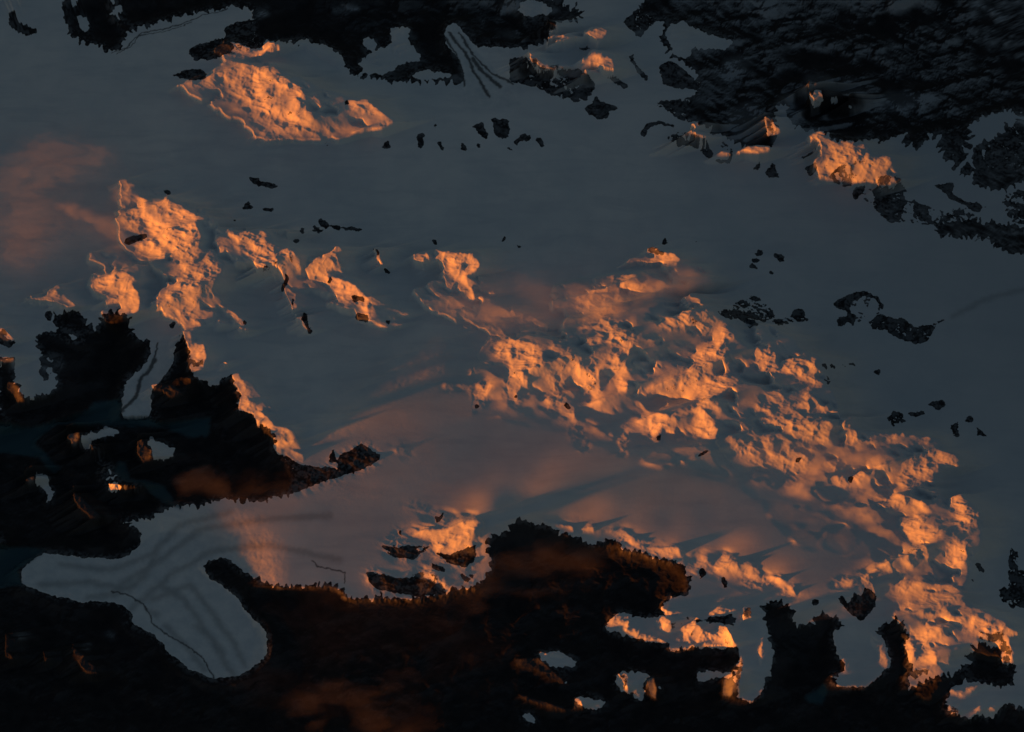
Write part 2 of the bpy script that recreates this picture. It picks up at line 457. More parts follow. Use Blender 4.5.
V: -10 -10 400 -10 430 20 500 10 600 50 680 60 690 100 715 150 700 190 600 210 580 240 700 270 780 280 860 295 870 350 900 420 880 500 870 600 1000 600 1040 600 1040 800 -10 800
S .9: 325 318 380 310 400 265 440 252 470 280 530 310 560 270 620 270 700 290 860 300 880 380 750 390 640 415 590 400 700 390 750 370 730 345 640 340 590 340 540 335 460 345 400 325
S .8: 90 415 200 415 240 450 255 490 215 460 170 450 160 480 230 540 210 545 150 470 130 430
S: 400 510 430 490 500 490 545 510 520 550 520 600 500 610 480 580 440 570 415 545
S: 560 520 590 550 590 600
S: 240 590 300 590 350 600 385 610 350 640 300 640 260 635
S: 720 500 800 490 850 495 870 520 800 515 740 540
S .8: 20 650 70 655 110 700 60 690
V: 775 265 810 225 870 225 910 240 905 275 860 295 790 290
D: 735 90 760 80 760 110 740 130
D: 825 125 840 115 848 160 832 170
N: 900 190 920 140 950 118 965 150 1000 165 1000 190 950 225 920 220
N: 1000 150 1024 145 1020 180
V: 980 260 1060 240 1060 380 1010 370 975 300
V: 980 400 1010 400 1060 500 1060 600 1000 480
N .9: 950 460 980 490 1000 560 960 520
L .8: 460 0 650 0 665 40 620 40 560 30 510 10
L .55: 700 80 740 20 775 30 770 80 740 110 690 100
L .75: 800 60 830 20 900 70 960 80 990 130 960 140 900 100 850 110 770 110
L .7: 400 265 440 250 465 280 430 290
L .9: 565 290 600 272 630 300 630 340 590 335
L .9: 680 330 715 290 760 330 815 345 820 310 850 320 870 370 900 385 880 395 760 390 750 360 700 345
LR .6: 590 400 700 395 750 385 700 408 640 415
LR .9: 910 240 940 235 945 280 915 290
L .5: 90 415 150 412 200 430 130 430
LR .5: 10 440 110 440 150 480 210 530 230 550 150 520 90 480 20 470
LR .5: 20 580 100 600 200 630 210 650 130 630 40 600
LR .7: 240 600 270 600 285 640 245 640
LR .7: 410 500 455 500 460 575 440 570 440 530
LR .9: 530 515 560 510 570 550 575 610 550 590 535 550
LR .9: 830 520 880 500 905 430 910 470 890 560 870 590 830 590
@T33
V: -10 200 60 215 120 220 130 250 100 290 110 310 200 310 215 330 190 290 200 260 260 260 330 300 325 320 280 340 290 400 325 440 330 480 360 470 330 490 250 510 280 545 400 545 470 500 490 460 470 420 475 385 430 375 420 350 450 310 530 275 560 290 560 330 590 370 620 410 590 460 570 500 560 530 540 560 500 580 650 520 700 500 740 550 720 600 700 640 770 660 800 680 840 640 860 600 900 640 930 590 1000 640 1100 640 1100 800 -10 800
W .9: 160 590 240 540 250 560 230 620 170 610
S: -10 380 60 410 100 445 40 410 25 470 30 520 -10 480
N: 290 200 310 190 330 220 360 180 380 200 400 160 445 190 440 230 400 280 380 295 350 270 320 240
D: 185 210 210 200 220 225 195 230
D: 260 200 275 205 275 215
V .9: 690 500 780 480 820 490 760 430 830 450 780 370 840 400 820 330 850 350 870 400 900 380 930 370 940 460 980 470 1010 440 1000 520 980 560 920 560 860 540 760 550 700 540
S: 860 545 920 555 970 600 940 590 910 630 870 600
S: 760 650 830 590 850 560 860 620 820 680
L .9: -10 110 60 120 110 160 130 195 80 195 50 150 -10 140
L .7: 270 155 310 120 350 130 350 155 300 165
L 1: 375 115 400 105 440 70 490 50 500 90 440 95 410 105 440 190 430 215 400 160
L 1: 550 50 560 0 640 -5 655 40 640 60 620 10 590 20 590 80 560 90
L 1: 715 40 725 0 805 -5 795 60 770 90 735 80
L .7: 510 150 560 120 620 140 740 145 790 185 790 200 720 170 640 160 600 170 560 190 590 230 540 250 520 200
L .6: 600 170 720 180 795 220 795 255 720 240 640 240 590 210
L 1: 545 250 640 260 790 270 800 300 835 255 860 285 940 310 1000 330 1005 350 950 340 975 400 980 460 940 460 935 360 870 340 830 300 815 345 790 310 700 280 640 290
LR .8: 820 330 930 340 975 400 975 460 940 460 920 380 860 370
L .9: 590 370 640 300 700 320 705 370 650 370 680 430 680 460 590 460 620 410
LR .8: 560 485 650 480 660 505 590 520
L .6: 720 560 790 570 800 550 860 540 840 560 790 590
LR .7: 730 630 760 625 770 650 740 665
N .5: 790 70 850 60 880 100 840 110 820 140 810 100
N .75: 970 -5 1005 20 1000 90 1100 90 1100 240 980 240 930 215 920 170 970 140 960 90
@PX
H .50: 490 330 545 345 560 325 600 300 690 300 730 320 745 350 720 400 690 380 660 385 640 400 700 400 735 395 720 440 740 470 640 450 600 440 570 430 480 410 470 380
H .55: 735 375 790 370 830 390 845 430 905 435 930 435 962 460 930 480 940 500 985 520 975 560 960 590 1010 625 1015 660 960 650 930 700 900 700 905 640 880 590 895 560 850 520 800 500 740 480 720 450
H .4: 410 290 470 260 510 310 560 340 500 340 430 310
H .4: 555 285 700 262 715 280 640 300 600 320 550 310
H .4: 530 520 600 540 690 560 760 570 800 590 790 600 700 580 640 570 540 530
H .55: 180 85 240 60 300 80 385 115 400 125 330 140 270 140 200 100
H .5: 120 180 205 210 205 260 180 300 150 270 120 240
H .5: 150 300 215 240 225 300 205 330 160 320
H .4: 215 225 310 260 400 320 390 330 320 300 270 280 215 260
H .4: 90 250 140 260 145 310 110 330 90 290
H .4: 430 510 480 515 480 560 450 590 420 570 390 560
H .4: 240 370 300 440 300 460 270 440 235 390
H .25: 620 430 740 440 800 490 900 510 880 560 800 545 740 480 640 460
H .25: 740 310 820 350 830 400 745 400
K 1: 290 520 330 450 420 375 480 420 600 450 740 480 850 510 900 560 870 595 800 595 690 560 620 530 560 515 500 480 480 600 340 585 300 560
K .9: 440 345 520 400 640 440 760 470 860 500 870 545 600 470 430 400
f 1.3: 120 585 160 560 200 530 260 520 330 515
f 1.3: 130 610 170 575 215 550 270 545 340 560
f 1.3: 150 600 190 585 210 610 235 645 245 665
f 1.2: 60 565 110 570 150 555 180 525 230 512
f 1.3: 160 585 185 600 205 630 228 668
f 1.3: 40 585 90 582 130 590
f 1.3: 165 625 185 645 205 670
@T12
V: -10 355 60 360 110 372 150 420 160 480 150 525 60 540 -10 535
@PX
S: 658 606 690 594 720 583 748 578 778 583 764 600 738 613 700 619 670 614
S: 733 614 762 610 770 640 768 672 760 696 742 702 738 680 746 655
S: 832 632 862 620 884 640 892 664 866 686 829 688 850 672 838 655
S: 604 629 620 616 650 618 690 623 730 630 726 650 690 646 640 640
S: 532 656 560 653 578 660 576 668 550 665
S: 948 688 975 682 1008 700 990 719 960 708
S .8: 905 640 930 632 950 645 930 668 908 664
"""

def parse(txt):
    out = []
    sheet = (0, 0); k = ZS
    for line in txt.strip().splitlines():
        line = line.split('#')[0].strip()
        if not line: continue
        if line[0] == '@': sheet = SHEETS[line[1:].strip()]; k = 1. if 'PX' in line else ZS; continue
        tag, rest = line.split(':')
        name, *w = tag.split()
        n = [float(v) for v in re.findall(r'-?[\d.]+', rest)]
        pts = np.array(n).reshape(-1, 2)/k + np.array(sheet)
        out.append((name, float(w[0]) if w else 1.0, pts))
    return out
SHAPES = parse(MAPDATA)

SS = 2; PAD = 40
GW, GH = (W+2*PAD)*SS, (H+2*PAD)*SS
def fill(pts):
    """coverage of a closed outline on the map raster -> (y0, x0, mask)"""
    p = (pts + PAD)*SS
    x0, y0 = np.maximum(np.floor(p.min(0)).astype(int), 0); x1, y1 = np.ceil(p.max(0)).astype(int)+1
    x1 = min(x1, GW); y1 = min(y1, GH)
    if x1 <= x0 or y1 <= y0: return None
    X, Y = np.meshgrid(np.arange(x0, x1)+.5, np.arange(y0, y1)+.5)
    ins = np.zeros(X.shape, bool)
    q = np.roll(p, -1, 0)
    for (ax, ay), (bx, by) in zip(p, q):
        if ay == by: continue
        c = (ay > Y) != (by > Y)
        ins ^= c & (X < (bx-ax)*(Y-ay)/(by-ay)+ax)
    return slice(y0, y1), slice(x0, x1), ins
def layer(*names, mode='max'):
    g = np.zeros((GH, GW), np.float32)
    for n, w, p in SHAPES:
        if n in names:
            f = fill(p)
            if f is None: continue
            a = g[f[0], f[1]]
            np.maximum(a, f[2]*w, out=a)
    return g
def stroke(names, width):
    g = np.zeros((GH, GW), np.float32)
    for n, w, p in SHAPES:
        if n not in names: continue
        q = (p+PAD)*SS
        for a, b in zip(q[:-1], q[1:]):
            r = (width*SS*w)+2
            x0, y0 = np.maximum(np.minimum(a, b)-r, 0).astype(int); x1, y1 = (np.maximum(a, b)+r).astype(int)+1
            X, Y = np.meshgrid(np.arange(x0, min(x1, GW))+.5, np.arange(y0, min(y1, GH))+.5)
            if X.size == 0: continue
            d = b-a; t = np.clip(((X-a[0])*d[0]+(Y-a[1])*d[1])/(d@d+1e-6), 0, 1)
            dist = np.hypot(X-a[0]-t*d[0], Y-a[1]-t*d[1])
            s = g[y0:y0+X.shape[0], x0:x0+X.shape[1]]
            np.maximum(s, np.clip(1-dist/(width*SS*w), 0, 1), out=s)
    return g
def blur1(a, s, axis):
    if s < .3: return a
    # three box passes ~ gaussian
    r = max(1, int(round(s*math.sqrt(12/3+1e-9)/2)))
    for _ in range(3):
        pad = [(0, 0), (0, 0)]; pad[axis] = (r+1, r)
        b = np.cumsum(np.pad(a, pad, mode='edge').astype(np.float64), axis)
        n = b.shape[axis]
        hi = np.take(b, range(2*r+1, n), axis); lo = np.take(b, range(0, n-2*r-1), axis)
        a = ((hi-lo)/(2*r+1)).astype(np.float32)
    return a
def blur(a, s): return blur1(blur1(a, s, 0), s, 1)

# ------------------------------------------------------------------ noise
def sst(a, b, x):
    t = np.clip((x-a)/(b-a), 0, 1); return t*t*(3-2*t)
def _hash(ix, iy, seed):
    h = (ix.astype(np.int64)*374761393 + iy.astype(np.int64)*668265263 + seed*1442695041) & 0xffffffff
    h = ((h ^ (h >> 13))*1274126177) & 0xffffffff
    return h ^ (h >> 16)
_G = np.array([(math.cos(a), math.sin(a)) for a in np.arange(64)*2*math.pi/64], np.float32)
def perlin(x, y, seed=0):
    ix = np.floor(x); iy = np.floor(y); fx = (x-ix).astype(np.float32); fy = (y-iy).astype(np.float32)
    ix = ix.astype(np.int32); iy = iy.astype(np.int32)
    u = fx*fx*fx*(fx*(fx*6-15)+10); v = fy*fy*fy*(fy*(fy*6-15)+10)
    def g(dx, dy):
        gg = _G[_hash(ix+dx, iy+dy, seed) & 63]
        return gg[..., 0]*(fx-dx)+gg[..., 1]*(fy-dy)
    a = g(0, 0); b = g(1, 0); c = g(0, 1); d = g(1, 1)
    return ((a+(b-a)*u) + ((c+(d-c)*u)-(a+(b-a)*u))*v)*1.5
def fbm(x, y, lam, octv, seed, gain=.5, ridged=False):
    s = np.zeros(x.shape, np.float32); amp = 1.; tot = 0; prev = 1.
    for o in range(octv):
        f = 2.03**o/lam
        c, si = math.cos(o*1.1+seed), math.sin(o*1.1+seed)
        n = perlin((x*c-y*si)*f+o*17.3, (x*si+y*c)*f-o*9.1, seed*31+o)
        if ridged:
            n = 1-np.abs(n)*2.0; n = n*(.35+.65*prev); prev = np.clip(n*1.3, 0, 1); s += amp*n
        else: s += amp*n
        tot += amp; amp *= gain
    return s/tot

# ------------------------------------------------------------------ the grid: u runs along the sunlight, v across it
DU = 80.0
def axis(lo, hi, d, nout, far):
    a = np.arange(lo, hi+d, d)
    k = far/((1.09**nout-1)/.09)
    g = k*np.cumsum(1.09**np.arange(nout))
    return np.concatenate([(lo-g)[::-1], a, hi+d+g])
U = axis(-66000, 66000, DU, 55, 330000); V = axis(-62000, 62000, DU, 55, 330000)
NV, NU = len(V), len(U)
UU, VV = np.meshgrid(U, V)
ca, sa = math.cos(ALPHA), math.sin(ALPHA)
X = UU*ca - VV*sa; Y = UU*sa + VV*ca
DROP = (X*X + Y*Y)/(2*6371000.0)          # curvature of the Earth
fpx = W*DIST/VIEWW
def project(x, y, z):
    dy = y - cam.location[1]; dz = z - cam.location[2]
    dep = dy*math.sin(TILT) - dz*math.cos(TILT)
    return W/2 + fpx*x/dep, H/2 - fpx*(dy*math.cos(TILT)+dz*math.sin(TILT))/dep
wx = fbm(X, Y, 1500, 3, 3)*1.0; wy = fbm(X, Y, 1500, 3, 4)*1.0     # crinkles in the surveyed outlines, in pixels
wx2 = fbm(X, Y, 500, 2, 5)*.8; wy2 = fbm(X, Y, 500, 2, 6)*.8
def feather(mask, wid=6.0, amp=.33):
    """rock ribs and snow gullies: noise drawn out across the snow line, so that the two interlock"""
    a = blur(mask, wid*SS); gy, gx = np.gradient(blur(mask, 6*SS))
    n_ = np.hypot(gx, gy)+1e-5; gx = gx/n_; gy = gy/n_
    yy, xx = np.meshgrid(np.arange(GH, dtype=np.float32), np.arange(GW, dtype=np.float32), indexing='ij')
    nz_ = perlin(xx/(2.0*SS), yy/(2.0*SS), 77) + .8*perlin(xx/(4.6*SS), yy/(4.6*SS), 78)
    acc = np.zeros_like(a); w = 0
    for sgn in (-1, 1):
        px_, py_ = xx.copy(), yy.copy()
        for k in range(13):
            ix = np.clip(px_, 0, GW-1).astype(np.int32); iy = np.clip(py_, 0, GH-1).astype(np.int32)
            acc += nz_[iy, ix]; w += 1
            px_ += sgn*gx[iy, ix]*1.9; py_ += sgn*gy[iy, ix]*1.9
    acc /= w
    acc = acc/(acc.std()+1e-6)
    return blur(sst(.40, .60, a + acc*amp*np.clip(a*6, 0, 1)*np.clip((1-a)*6, 0, 1)), .35*SS)
# raster layers
gL = layer('L', 'LR'); gX = layer('X'); gL = gL*(1-gX)
gV = layer('V'); gN = layer('N'); gM = layer('M'); gS = layer('S'); gD = layer('D'); gW = layer('W'); gG = layer('G'); gR2 = layer('R')
gLow = np.clip(np.maximum(np.maximum(gV, gW)*(1-gG), gW), 0, 1); gLowAll = np.maximum(gLow, gG)
gT = layer('T')
# edge-extend so that the country just outside the frame continues the same way
gMor = np.maximum(stroke(['m'], 1.3), .34*blur(stroke(['f'], 3.4), 1.3*SS))

gLs = np.maximum(blur(gL, .6*SS), .0); gLsoft = np.maximum(blur(gL, 6*SS), blur(layer('H')*(1-.7*gX), 3.5*SS)*1.5)
gLowB = blur(gLow, 5*SS); gVb = blur(np.maximum(gV, gW)*(1-gG), 3*SS)
gLowBB = blur(gLow, 16*SS); gLowG = blur(gLowAll, 45*SS); gK = blur(layer('K'), 18*SS); gGw = blur(gG, 26*SS)
gSB = blur(gS*gLow, 4*SS)
gGb = np.maximum(blur(np.maximum(gG, 0), 1.0*SS), 0); gWb = blur(gW, .8*SS)
gAmp = blur(np.maximum(np.maximum(gL, gN*.6), np.maximum(gM*.7, gS*gLow*.8)), 4*SS)
gS1 = (gS >= .75)*1.0
gDust = blur((gS*(gS < .75)).astype(np.float32), 2*SS)
cut = (1-gS1)*(1-gG); gV2 = np.maximum(gV, blur(gW, 1.5*SS) > .15)
gDarkV = np.clip(gV2*(1-gG), 0, 1); gDarkN = blur(gN*cut, .7*SS); gDarkW = blur(np.clip(gV2*cut, 0, 1), 5*SS)
gDarkD = np.clip(blur(gD, .8*SS)*1.3, 0, 1)
gLo = blur(np.where(layer('L') > .7, 1, 0).astype(np.float32), .6*SS)
gRedL = blur(layer('LR'), 1.0*SS)

gDarkV = feather(gDarkV, 6.0, .33*(1-.8*np.clip(blur(gG, 6*SS)*3, 0, 1)))*(1-feather(gS1.astype(np.float32), 2.4, .42))
fbm5 = fbm(X, Y, 14000, 4, 51)*1.6; fbm6 = fbm(X, Y, 14000, 4, 52)*1.6
def sampler(h, k=2.0, q=.7):
    px, py = project(X, Y, h - DROP)
    inside = (px > -PAD) & (px < W+PAD) & (py > -PAD) & (py < H+PAD)
    # beyond the surveyed sheet the same kinds of country run on, bent and broken up
    eo = np.maximum(np.maximum(-px, px-W), np.maximum(-py, py-H)); eo = np.clip(eo, 0, 400)
    bx = fbm5*np.minimum(eo*1.6, 150); by = fbm6*np.minimum(eo*1.6, 150)
    qx, qy = px, py
    px = px+bx; py = py+by
    px = np.where(eo > 0, np.clip(px, 1, W-2), px); py = np.where(eo > 0, np.clip(py, 1, H-2), py)
    px = px+k*(wx+wx2*q); py = py+k*(wy+wy2*q)
    gx = np.clip((px+PAD)*SS-.5, 0, GW-1.01); gy = np.clip((py+PAD)*SS-.5, 0, GH-1.01)
    ix = gx.astype(np.int32); iy = gy.astype(np.int32); fx = (gx-ix).astype(np.float32); fy = (gy-iy).astype(np.float32)
    def S(g):
        return (g[iy, ix]*(1-fx)+g[iy, ix+1]*fx)*(1-fy) + (g[iy+1, ix]*(1-fx)+g[iy+1, ix+1]*fx)*fy
    return S, inside, qx, qy

dU = np.gradient(U)
KS = .0045
KV = np.exp(-np.arange(-12, 13)**2/(2*5.0**2)); KV /= KV.sum()
def massif(M, K, raw, n1, n2):
    """relief along the light: inside M the ground climbs and keeps its face in the sun, behind it falls away.
    raw is the country without peaks; returns the full relief and the shadow line"""
    TEc = TE - (U/6371000.0)                             # the light meets the curved ground at a lower angle in the east
    h = np.empty_like(raw); SH = np.empty_like(raw)
    g = np.zeros(NV); prev = raw[:, 0].astype(np.float64).copy(); Sh = prev.copy()
    for i in range(NU):
        du = dU[i]; m = M[:, i]; r = raw[:, i]; r0 = raw[:, i-1] if i else r
        Sh = Sh - TEc[i]*du
        g = g + (m-g)*min(1., du/700.)
        gg = np.minimum(g*1.2, 1)*m
        ex = np.maximum(prev-r0, 0)
        sl = .60*gg**1.4*(.25+1.5*n1[:, i])*np.clip(1.25-ex/2400, .25, 1)
        ShS = np.maximum(Sh, np.convolve(np.pad(Sh, 12, mode='edge'), KV, 'valid'))
        kk = K[:, i]; inside_ = np.clip(np.maximum((m-.10)/.12, kk*1.3), 0, 1)
        sl = sl + KS*kk*(.8+.4*n1[:, i])*(1-np.minimum(m*3, 1))
        up = prev + (r-r0) + du*sl
        floor_ = ShS - (10 + 75*n2[:, i]*(1-.85*m))*np.clip(m*6, .05, 1)
        up = np.where(up < floor_, floor_, up)
        dn = np.maximum(r+(prev-r)*math.exp(-min(du/1600, 5)), prev-.62*du)
        dn = np.where(prev < r, r, dn)
        x = np.where(inside_ > 0, inside_*np.maximum(up, r)+(1-inside_)*dn, dn)
        h[:, i] = x; prev = x; Sh = np.maximum(Sh, x); SH[:, i] = Sh
    # the shaded foot in front of a peak
    nxt = h[:, -1].astype(np.float64).copy()
    for i in range(NU-2, -1, -1):
        du = dU[i+1]; lim = SH[:, max(i-1, 0)] - TEc[i]*dU[i] - 3
        t = np.minimum(nxt-.5*du, lim)
        hi = np.where((M[:, i] > .10) | (K[:, i] > .1), h[:, i], np.maximum(h[:, i], t))
        h[:, i] = hi; nxt = hi
    return h, SH
ridgeA = fbm(X+wx*500, Y+wy*500, 6500, 6, 11, .5, True)     # big mountain ridges
ridgeB = fbm(X+wx*300, Y+wy*300, 1900, 4, 12, .55, True)     # fluted spurs
cb, sb_ = math.cos(R(-32)), math.sin(R(-32))
ridgeC = fbm((X*cb+Y*sb_)*.33+wx*200, -X*sb_+Y*cb+wy*250, 1100, 3, 16, .55, True)
ridgeD = fbm(X+wx*450, Y+wy*450, 3600, 2, 41, .45, True)
n1 = np.clip(.5+fbm(X, Y*1.0, 1500, 3, 13)*.9, 0, 1)
n2 = np.clip(.5+fbm(X, Y, 2500, 3, 17), 0, 1)
fbmH = fbm((X*cb+Y*sb_)*.45, -X*sb_+Y*cb, 1900, 4, 18, .55)
soft = fbm(UU*.45+VV*.2, VV, 9000, 3, 14)*16 + fbm(UU*.3, VV+UU*.35, 2600, 3, 15)*5   # wind-worked snow

h = np.full(X.shape, Z0, np.float32)
TE = math.tan(SUN_EL)
off = np.zeros_like(h)
NIT = 4
for it in range(NIT):
    S, inside, px, py = sampler(h)
    fade = np.clip(1-np.maximum(np.maximum(-8-px, px-W-8), np.maximum(-8-py, py-H-8))/20, 0, 1)
    M = S(gLs)*fade; low = S(gLowB); lowBB = S(gLowBB); sb = S(gSB); amp = S(gAmp)*fade; wat = S(gWb); gl = S(gGb)
    lowG = S(gLowG); glw = sst(.04, .5, S(gGw))
    Msoft = S(gLsoft)*fade
    valley = np.maximum(sst(.52, 1.0, .35*low+.65*lowBB)*sst(.45, 1.0, S(gVb)), .86*sst(.12, 1.0, lowG)*glw)
    base = Z0 - 1050*valley
    # mountains standing in the low country
    base = base + (1-wat)*(1-gl)*(valley*(ridgeA*420+(ridgeD-.4)*150+(ridgeB-.3)*90)*sst(.1, .7, S(gVb))*(1-.3*glw) + sb*520)
    base = base + amp*((ridgeB-.3)*130 + (ridgeC-.3)*90 + (ridgeD-.4)*230)
    base = base + (soft - np.clip(UU, -90000, 90000)*.0045)*(1-valley)
    base = base*(1-wat) + 230*wat
    hh = base
    # west and south of the frame: unseen range, added and shaped to cast shade
    e = np.maximum(-PAD-px, py-H-PAD); c = py + .331*px
    shadeRangeH = 2850 - 620*sst(510, 650, c)
    k_ = sst(-10, 40, e); bump = np.exp(-((e-110)/55)**2)
    hh = hh*(1-k_) + k_*(400 + np.maximum(0, 1-e/600)*300 + ridgeA*150 + (shadeRangeH-700)*bump)
    K = S(gK)
    Me = np.maximum(M, Msoft*.70*sst(-.35, .3, fbmH))
    h, SH = massif(Me, K, hh.astype(np.float32), n1, n2)
    e_ = h - hh
    e_ = blur1(e_.astype(np.float32), 1.0, 0)
    q_ = sst(.15, .7, K)*(1-sst(.01, .12, blur(Me, 3)))     # open snow between the peaks stays smooth
    h = hh + e_*(1-q_) + blur(e_, 9)*q_
h = h.astype(np.float32)
S, inside, px, py = sampler(h)
S5 = sampler(h, 2.5, .4)[0]; dv_k = S5(gDarkV); dn_k = S(gDarkN)*(dv_k < .5); dd_k = S(gDarkD); snowp = S(gS); wat = S(gWb); gl = S(gGb); mor = S(gMor); amp = S(gAmp); low = S(gLowB); redl = S(gRedL); M = S(gLs)


# ---------------- surface kinds: bare rock and forest where it was surveyed, broken up by the relief itself
gu = np.gradient(h, axis=1)/dU[None, :]; gv = np.gradient(h, axis=0)/np.gradient(V)[:, None]
slope = np.hypot(gu, gv)
br = fbm(X, Y, 900, 4, 31); br2 = fbm(X, Y, 330, 2, 33)
steep = sst(.25, .8, slope)
def ragged(d, k, hf=.45): 
    e_ = np.clip(d*5, 0, 1)*(1-np.clip(d-.93, 0, 1)*14)
    return sst(.32, .68, d + (br*.45 + br2*hf - (ridgeC-.35)*.5 - (ridgeB-.35)*.35)*e_*k)
dark = np.maximum(np.maximum(dv_k, dn_k), dd_k)
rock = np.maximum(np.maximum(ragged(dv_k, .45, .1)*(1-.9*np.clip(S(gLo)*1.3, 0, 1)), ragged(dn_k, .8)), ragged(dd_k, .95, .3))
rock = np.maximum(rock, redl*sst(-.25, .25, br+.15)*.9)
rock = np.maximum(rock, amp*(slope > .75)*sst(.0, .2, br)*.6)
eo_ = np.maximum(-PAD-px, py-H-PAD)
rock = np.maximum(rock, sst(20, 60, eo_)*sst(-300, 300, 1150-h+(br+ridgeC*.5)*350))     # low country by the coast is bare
lit_dust = (sst(.55, .8, redl)*.5+sst(.1, .5, redl)*.1)*rock  # snow dusting, plus a paler tone painted where slopes stand red in sun
north = sst(330, 120, py - .25*(px-512))*sst(300, 600, px)      # the snow line comes down on the far, eastern side
asp = sst(-.12, .40, (-gu*.35 + gv*.95) + (ridgeC-.4)*.25 + br*.12)          # snow keeps on the faces turned from the wind
high = sst(.05, .55, ridgeA*.6+ridgeD*.4+ridgeB*.1)
dust = rock*np.clip(S(gDust)*2.6*(.15+.85*asp*high) + (.75*north+.07)*asp*high, 0, 1)
ice = np.clip(gl*1.2, 0, 1)*(1-rock)
moraine = np.clip(mor*1.6, 0, 1)
dust = np.maximum(np.maximum(dust, lit_dust), rock*np.maximum((1-sst(.3, .7, dv_k))*.28, (1-sst(.55, .97, S(gDarkW)))*.30*(dv_k > .3))*sst(-.25, .45, br2+br-(ridgeC-.4)*.6))
east = sst(420, 1000, px - py*.35)*sst(760, 300, py)  # light falloff towards the upper right, painted as a darker snow tone
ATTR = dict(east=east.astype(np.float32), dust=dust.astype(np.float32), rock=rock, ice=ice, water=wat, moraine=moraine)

# ------------------------------------------------------------------ normals of the whole relief, shared by all its pieces
zc = (h - DROP).astype(np.float32)
du_ = np.gradient(zc, axis=1)/dU[None, :]; dv_ = np.gradient(zc, axis=0)/np.gradient(V)[:, None]
nx = -(du_*ca - dv_*sa); ny = -(du_*sa + dv_*ca); nz = np.ones_like(nx)
nl = np.sqrt(nx*nx+ny*ny+1)
NRM = np.stack([nx/nl, ny/nl, nz/nl], -1).reshape(-1, 3).astype(np.float32)
CO = np.stack([X, Y, zc], -1).reshape(-1, 3).astype(np.float32)

# ------------------------------------------------------------------ materials
def terrain_material():
    m = bpy.data.materials.new('snow_rock_ice'); m.use_nodes = True
    nt = m.node_tree; N = nt.nodes; Lk = nt.links; b = N['Principled BSDF']
    def attr(n):
        a = N.new('ShaderNodeAttribute'); a.attribute_name = n; return a.outputs['Fac']
    def noise(scale, detail=4, rough=.55):
        t = N.new('ShaderNodeTexNoise'); t.inputs['Scale'].default_value = scale; t.inputs['Detail'].default_value = detail
        t.inputs['Roughness'].default_value = rough; Lk.new(geo, t.inputs['Vector']); return t.outputs['Fac']
    def mix(f, a, c):
        x = N.new('ShaderNodeMix'); x.data_type = 'RGBA'
        for s, v in ((x.inputs[0], f), (x.inputs[6], a), (x.inputs[7], c)):
            if isinstance(v, (tuple, float)): s.default_value = v if isinstance(v, float) else (*v, 1)
            else: Lk.new(v, s)
        return x.outputs[2]
    def mathn(op, a, c, clamp=False):
        x = N.new('ShaderNodeMath'); x.operation = op; x.use_clamp = clamp
        for s, v in ((x.inputs[0], a), (x.inputs[1], c)):
            if isinstance(v, (int, float)): s.default_value = v
            else: Lk.new(v, s)
        return x.outputs[0]
    def ramp(v, lo, hi):
        x = N.new('ShaderNodeMapRange'); x.inputs[1].default_value = lo; x.inputs[2].default_value = hi; Lk.new(v, x.inputs[0]); return x.outputs[0]
    geo = N.new('ShaderNodeTexCoord').outputs['Object']
    nD = noise(1/3800, 7, .62); nA = noise(1/9000); nB = noise(1/1300, 6, .6); nC = noise(1/260, 5, .7)
    snow = mix(ramp(nA, .3, .7), (.64, .70, .74), (.82, .84, .84))
    snow = mix(mathn('MULTIPLY', ramp(nD, .45, .75), .35), snow, (.50, .57, .63))
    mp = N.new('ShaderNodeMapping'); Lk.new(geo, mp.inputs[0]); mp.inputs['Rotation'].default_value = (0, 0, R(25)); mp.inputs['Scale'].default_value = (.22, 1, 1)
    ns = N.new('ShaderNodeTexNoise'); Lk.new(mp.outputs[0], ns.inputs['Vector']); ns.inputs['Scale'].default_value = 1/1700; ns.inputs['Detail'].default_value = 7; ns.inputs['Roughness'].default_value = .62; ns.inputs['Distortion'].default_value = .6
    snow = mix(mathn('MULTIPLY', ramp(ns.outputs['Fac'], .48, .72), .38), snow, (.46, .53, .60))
    snow = mix(mathn('MULTIPLY', attr('east'), .8), snow, (.38, .44, .50))  # painted dimming of the snow, standing in for weaker light
    icec = mix(ramp(nB, .35, .65), (.58, .64, .68), (.72, .76, .78))
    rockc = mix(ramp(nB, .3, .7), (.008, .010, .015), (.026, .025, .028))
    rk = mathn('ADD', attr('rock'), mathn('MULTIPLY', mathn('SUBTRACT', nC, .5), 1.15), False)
    rkf = ramp(rk, .38, .62)
    edge = mathn('GREATER_THAN', attr('rock'), .02)
    rkf = mathn('MULTIPLY', rkf, edge)
    col = mix(attr('ice'), snow, icec)
    col = mix(mathn('MULTIPLY', attr('moraine'), .85), col, (.05, .055, .06))
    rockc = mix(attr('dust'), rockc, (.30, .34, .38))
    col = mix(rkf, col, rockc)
    col = mix(attr('water'), col, (.035, .085, .105))
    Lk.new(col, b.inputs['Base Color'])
    rr = N.new('ShaderNodeMapRange'); Lk.new(attr('water'), rr.inputs[0]); rr.inputs[3].default_value = .9; rr.inputs[4].default_value = .35
    Lk.new(rr.outputs[0], b.inputs['Roughness']); b.inputs['Specular IOR Level'].default_value = .15
    bp = N.new('ShaderNodeBump'); bp.inputs['Distance'].default_value = 1.0
    Lk.new(mathn('ADD', mathn('MULTIPLY', nC, 10.), mathn('MULTIPLY', mathn('MULTIPLY', nC, rkf), 40.)), bp.inputs['Height'])
    bp.inputs['Strength'].default_value = .55
    Lk.new(bp.outputs[0], b.inputs['Normal'])
    return m
TM = terrain_material()

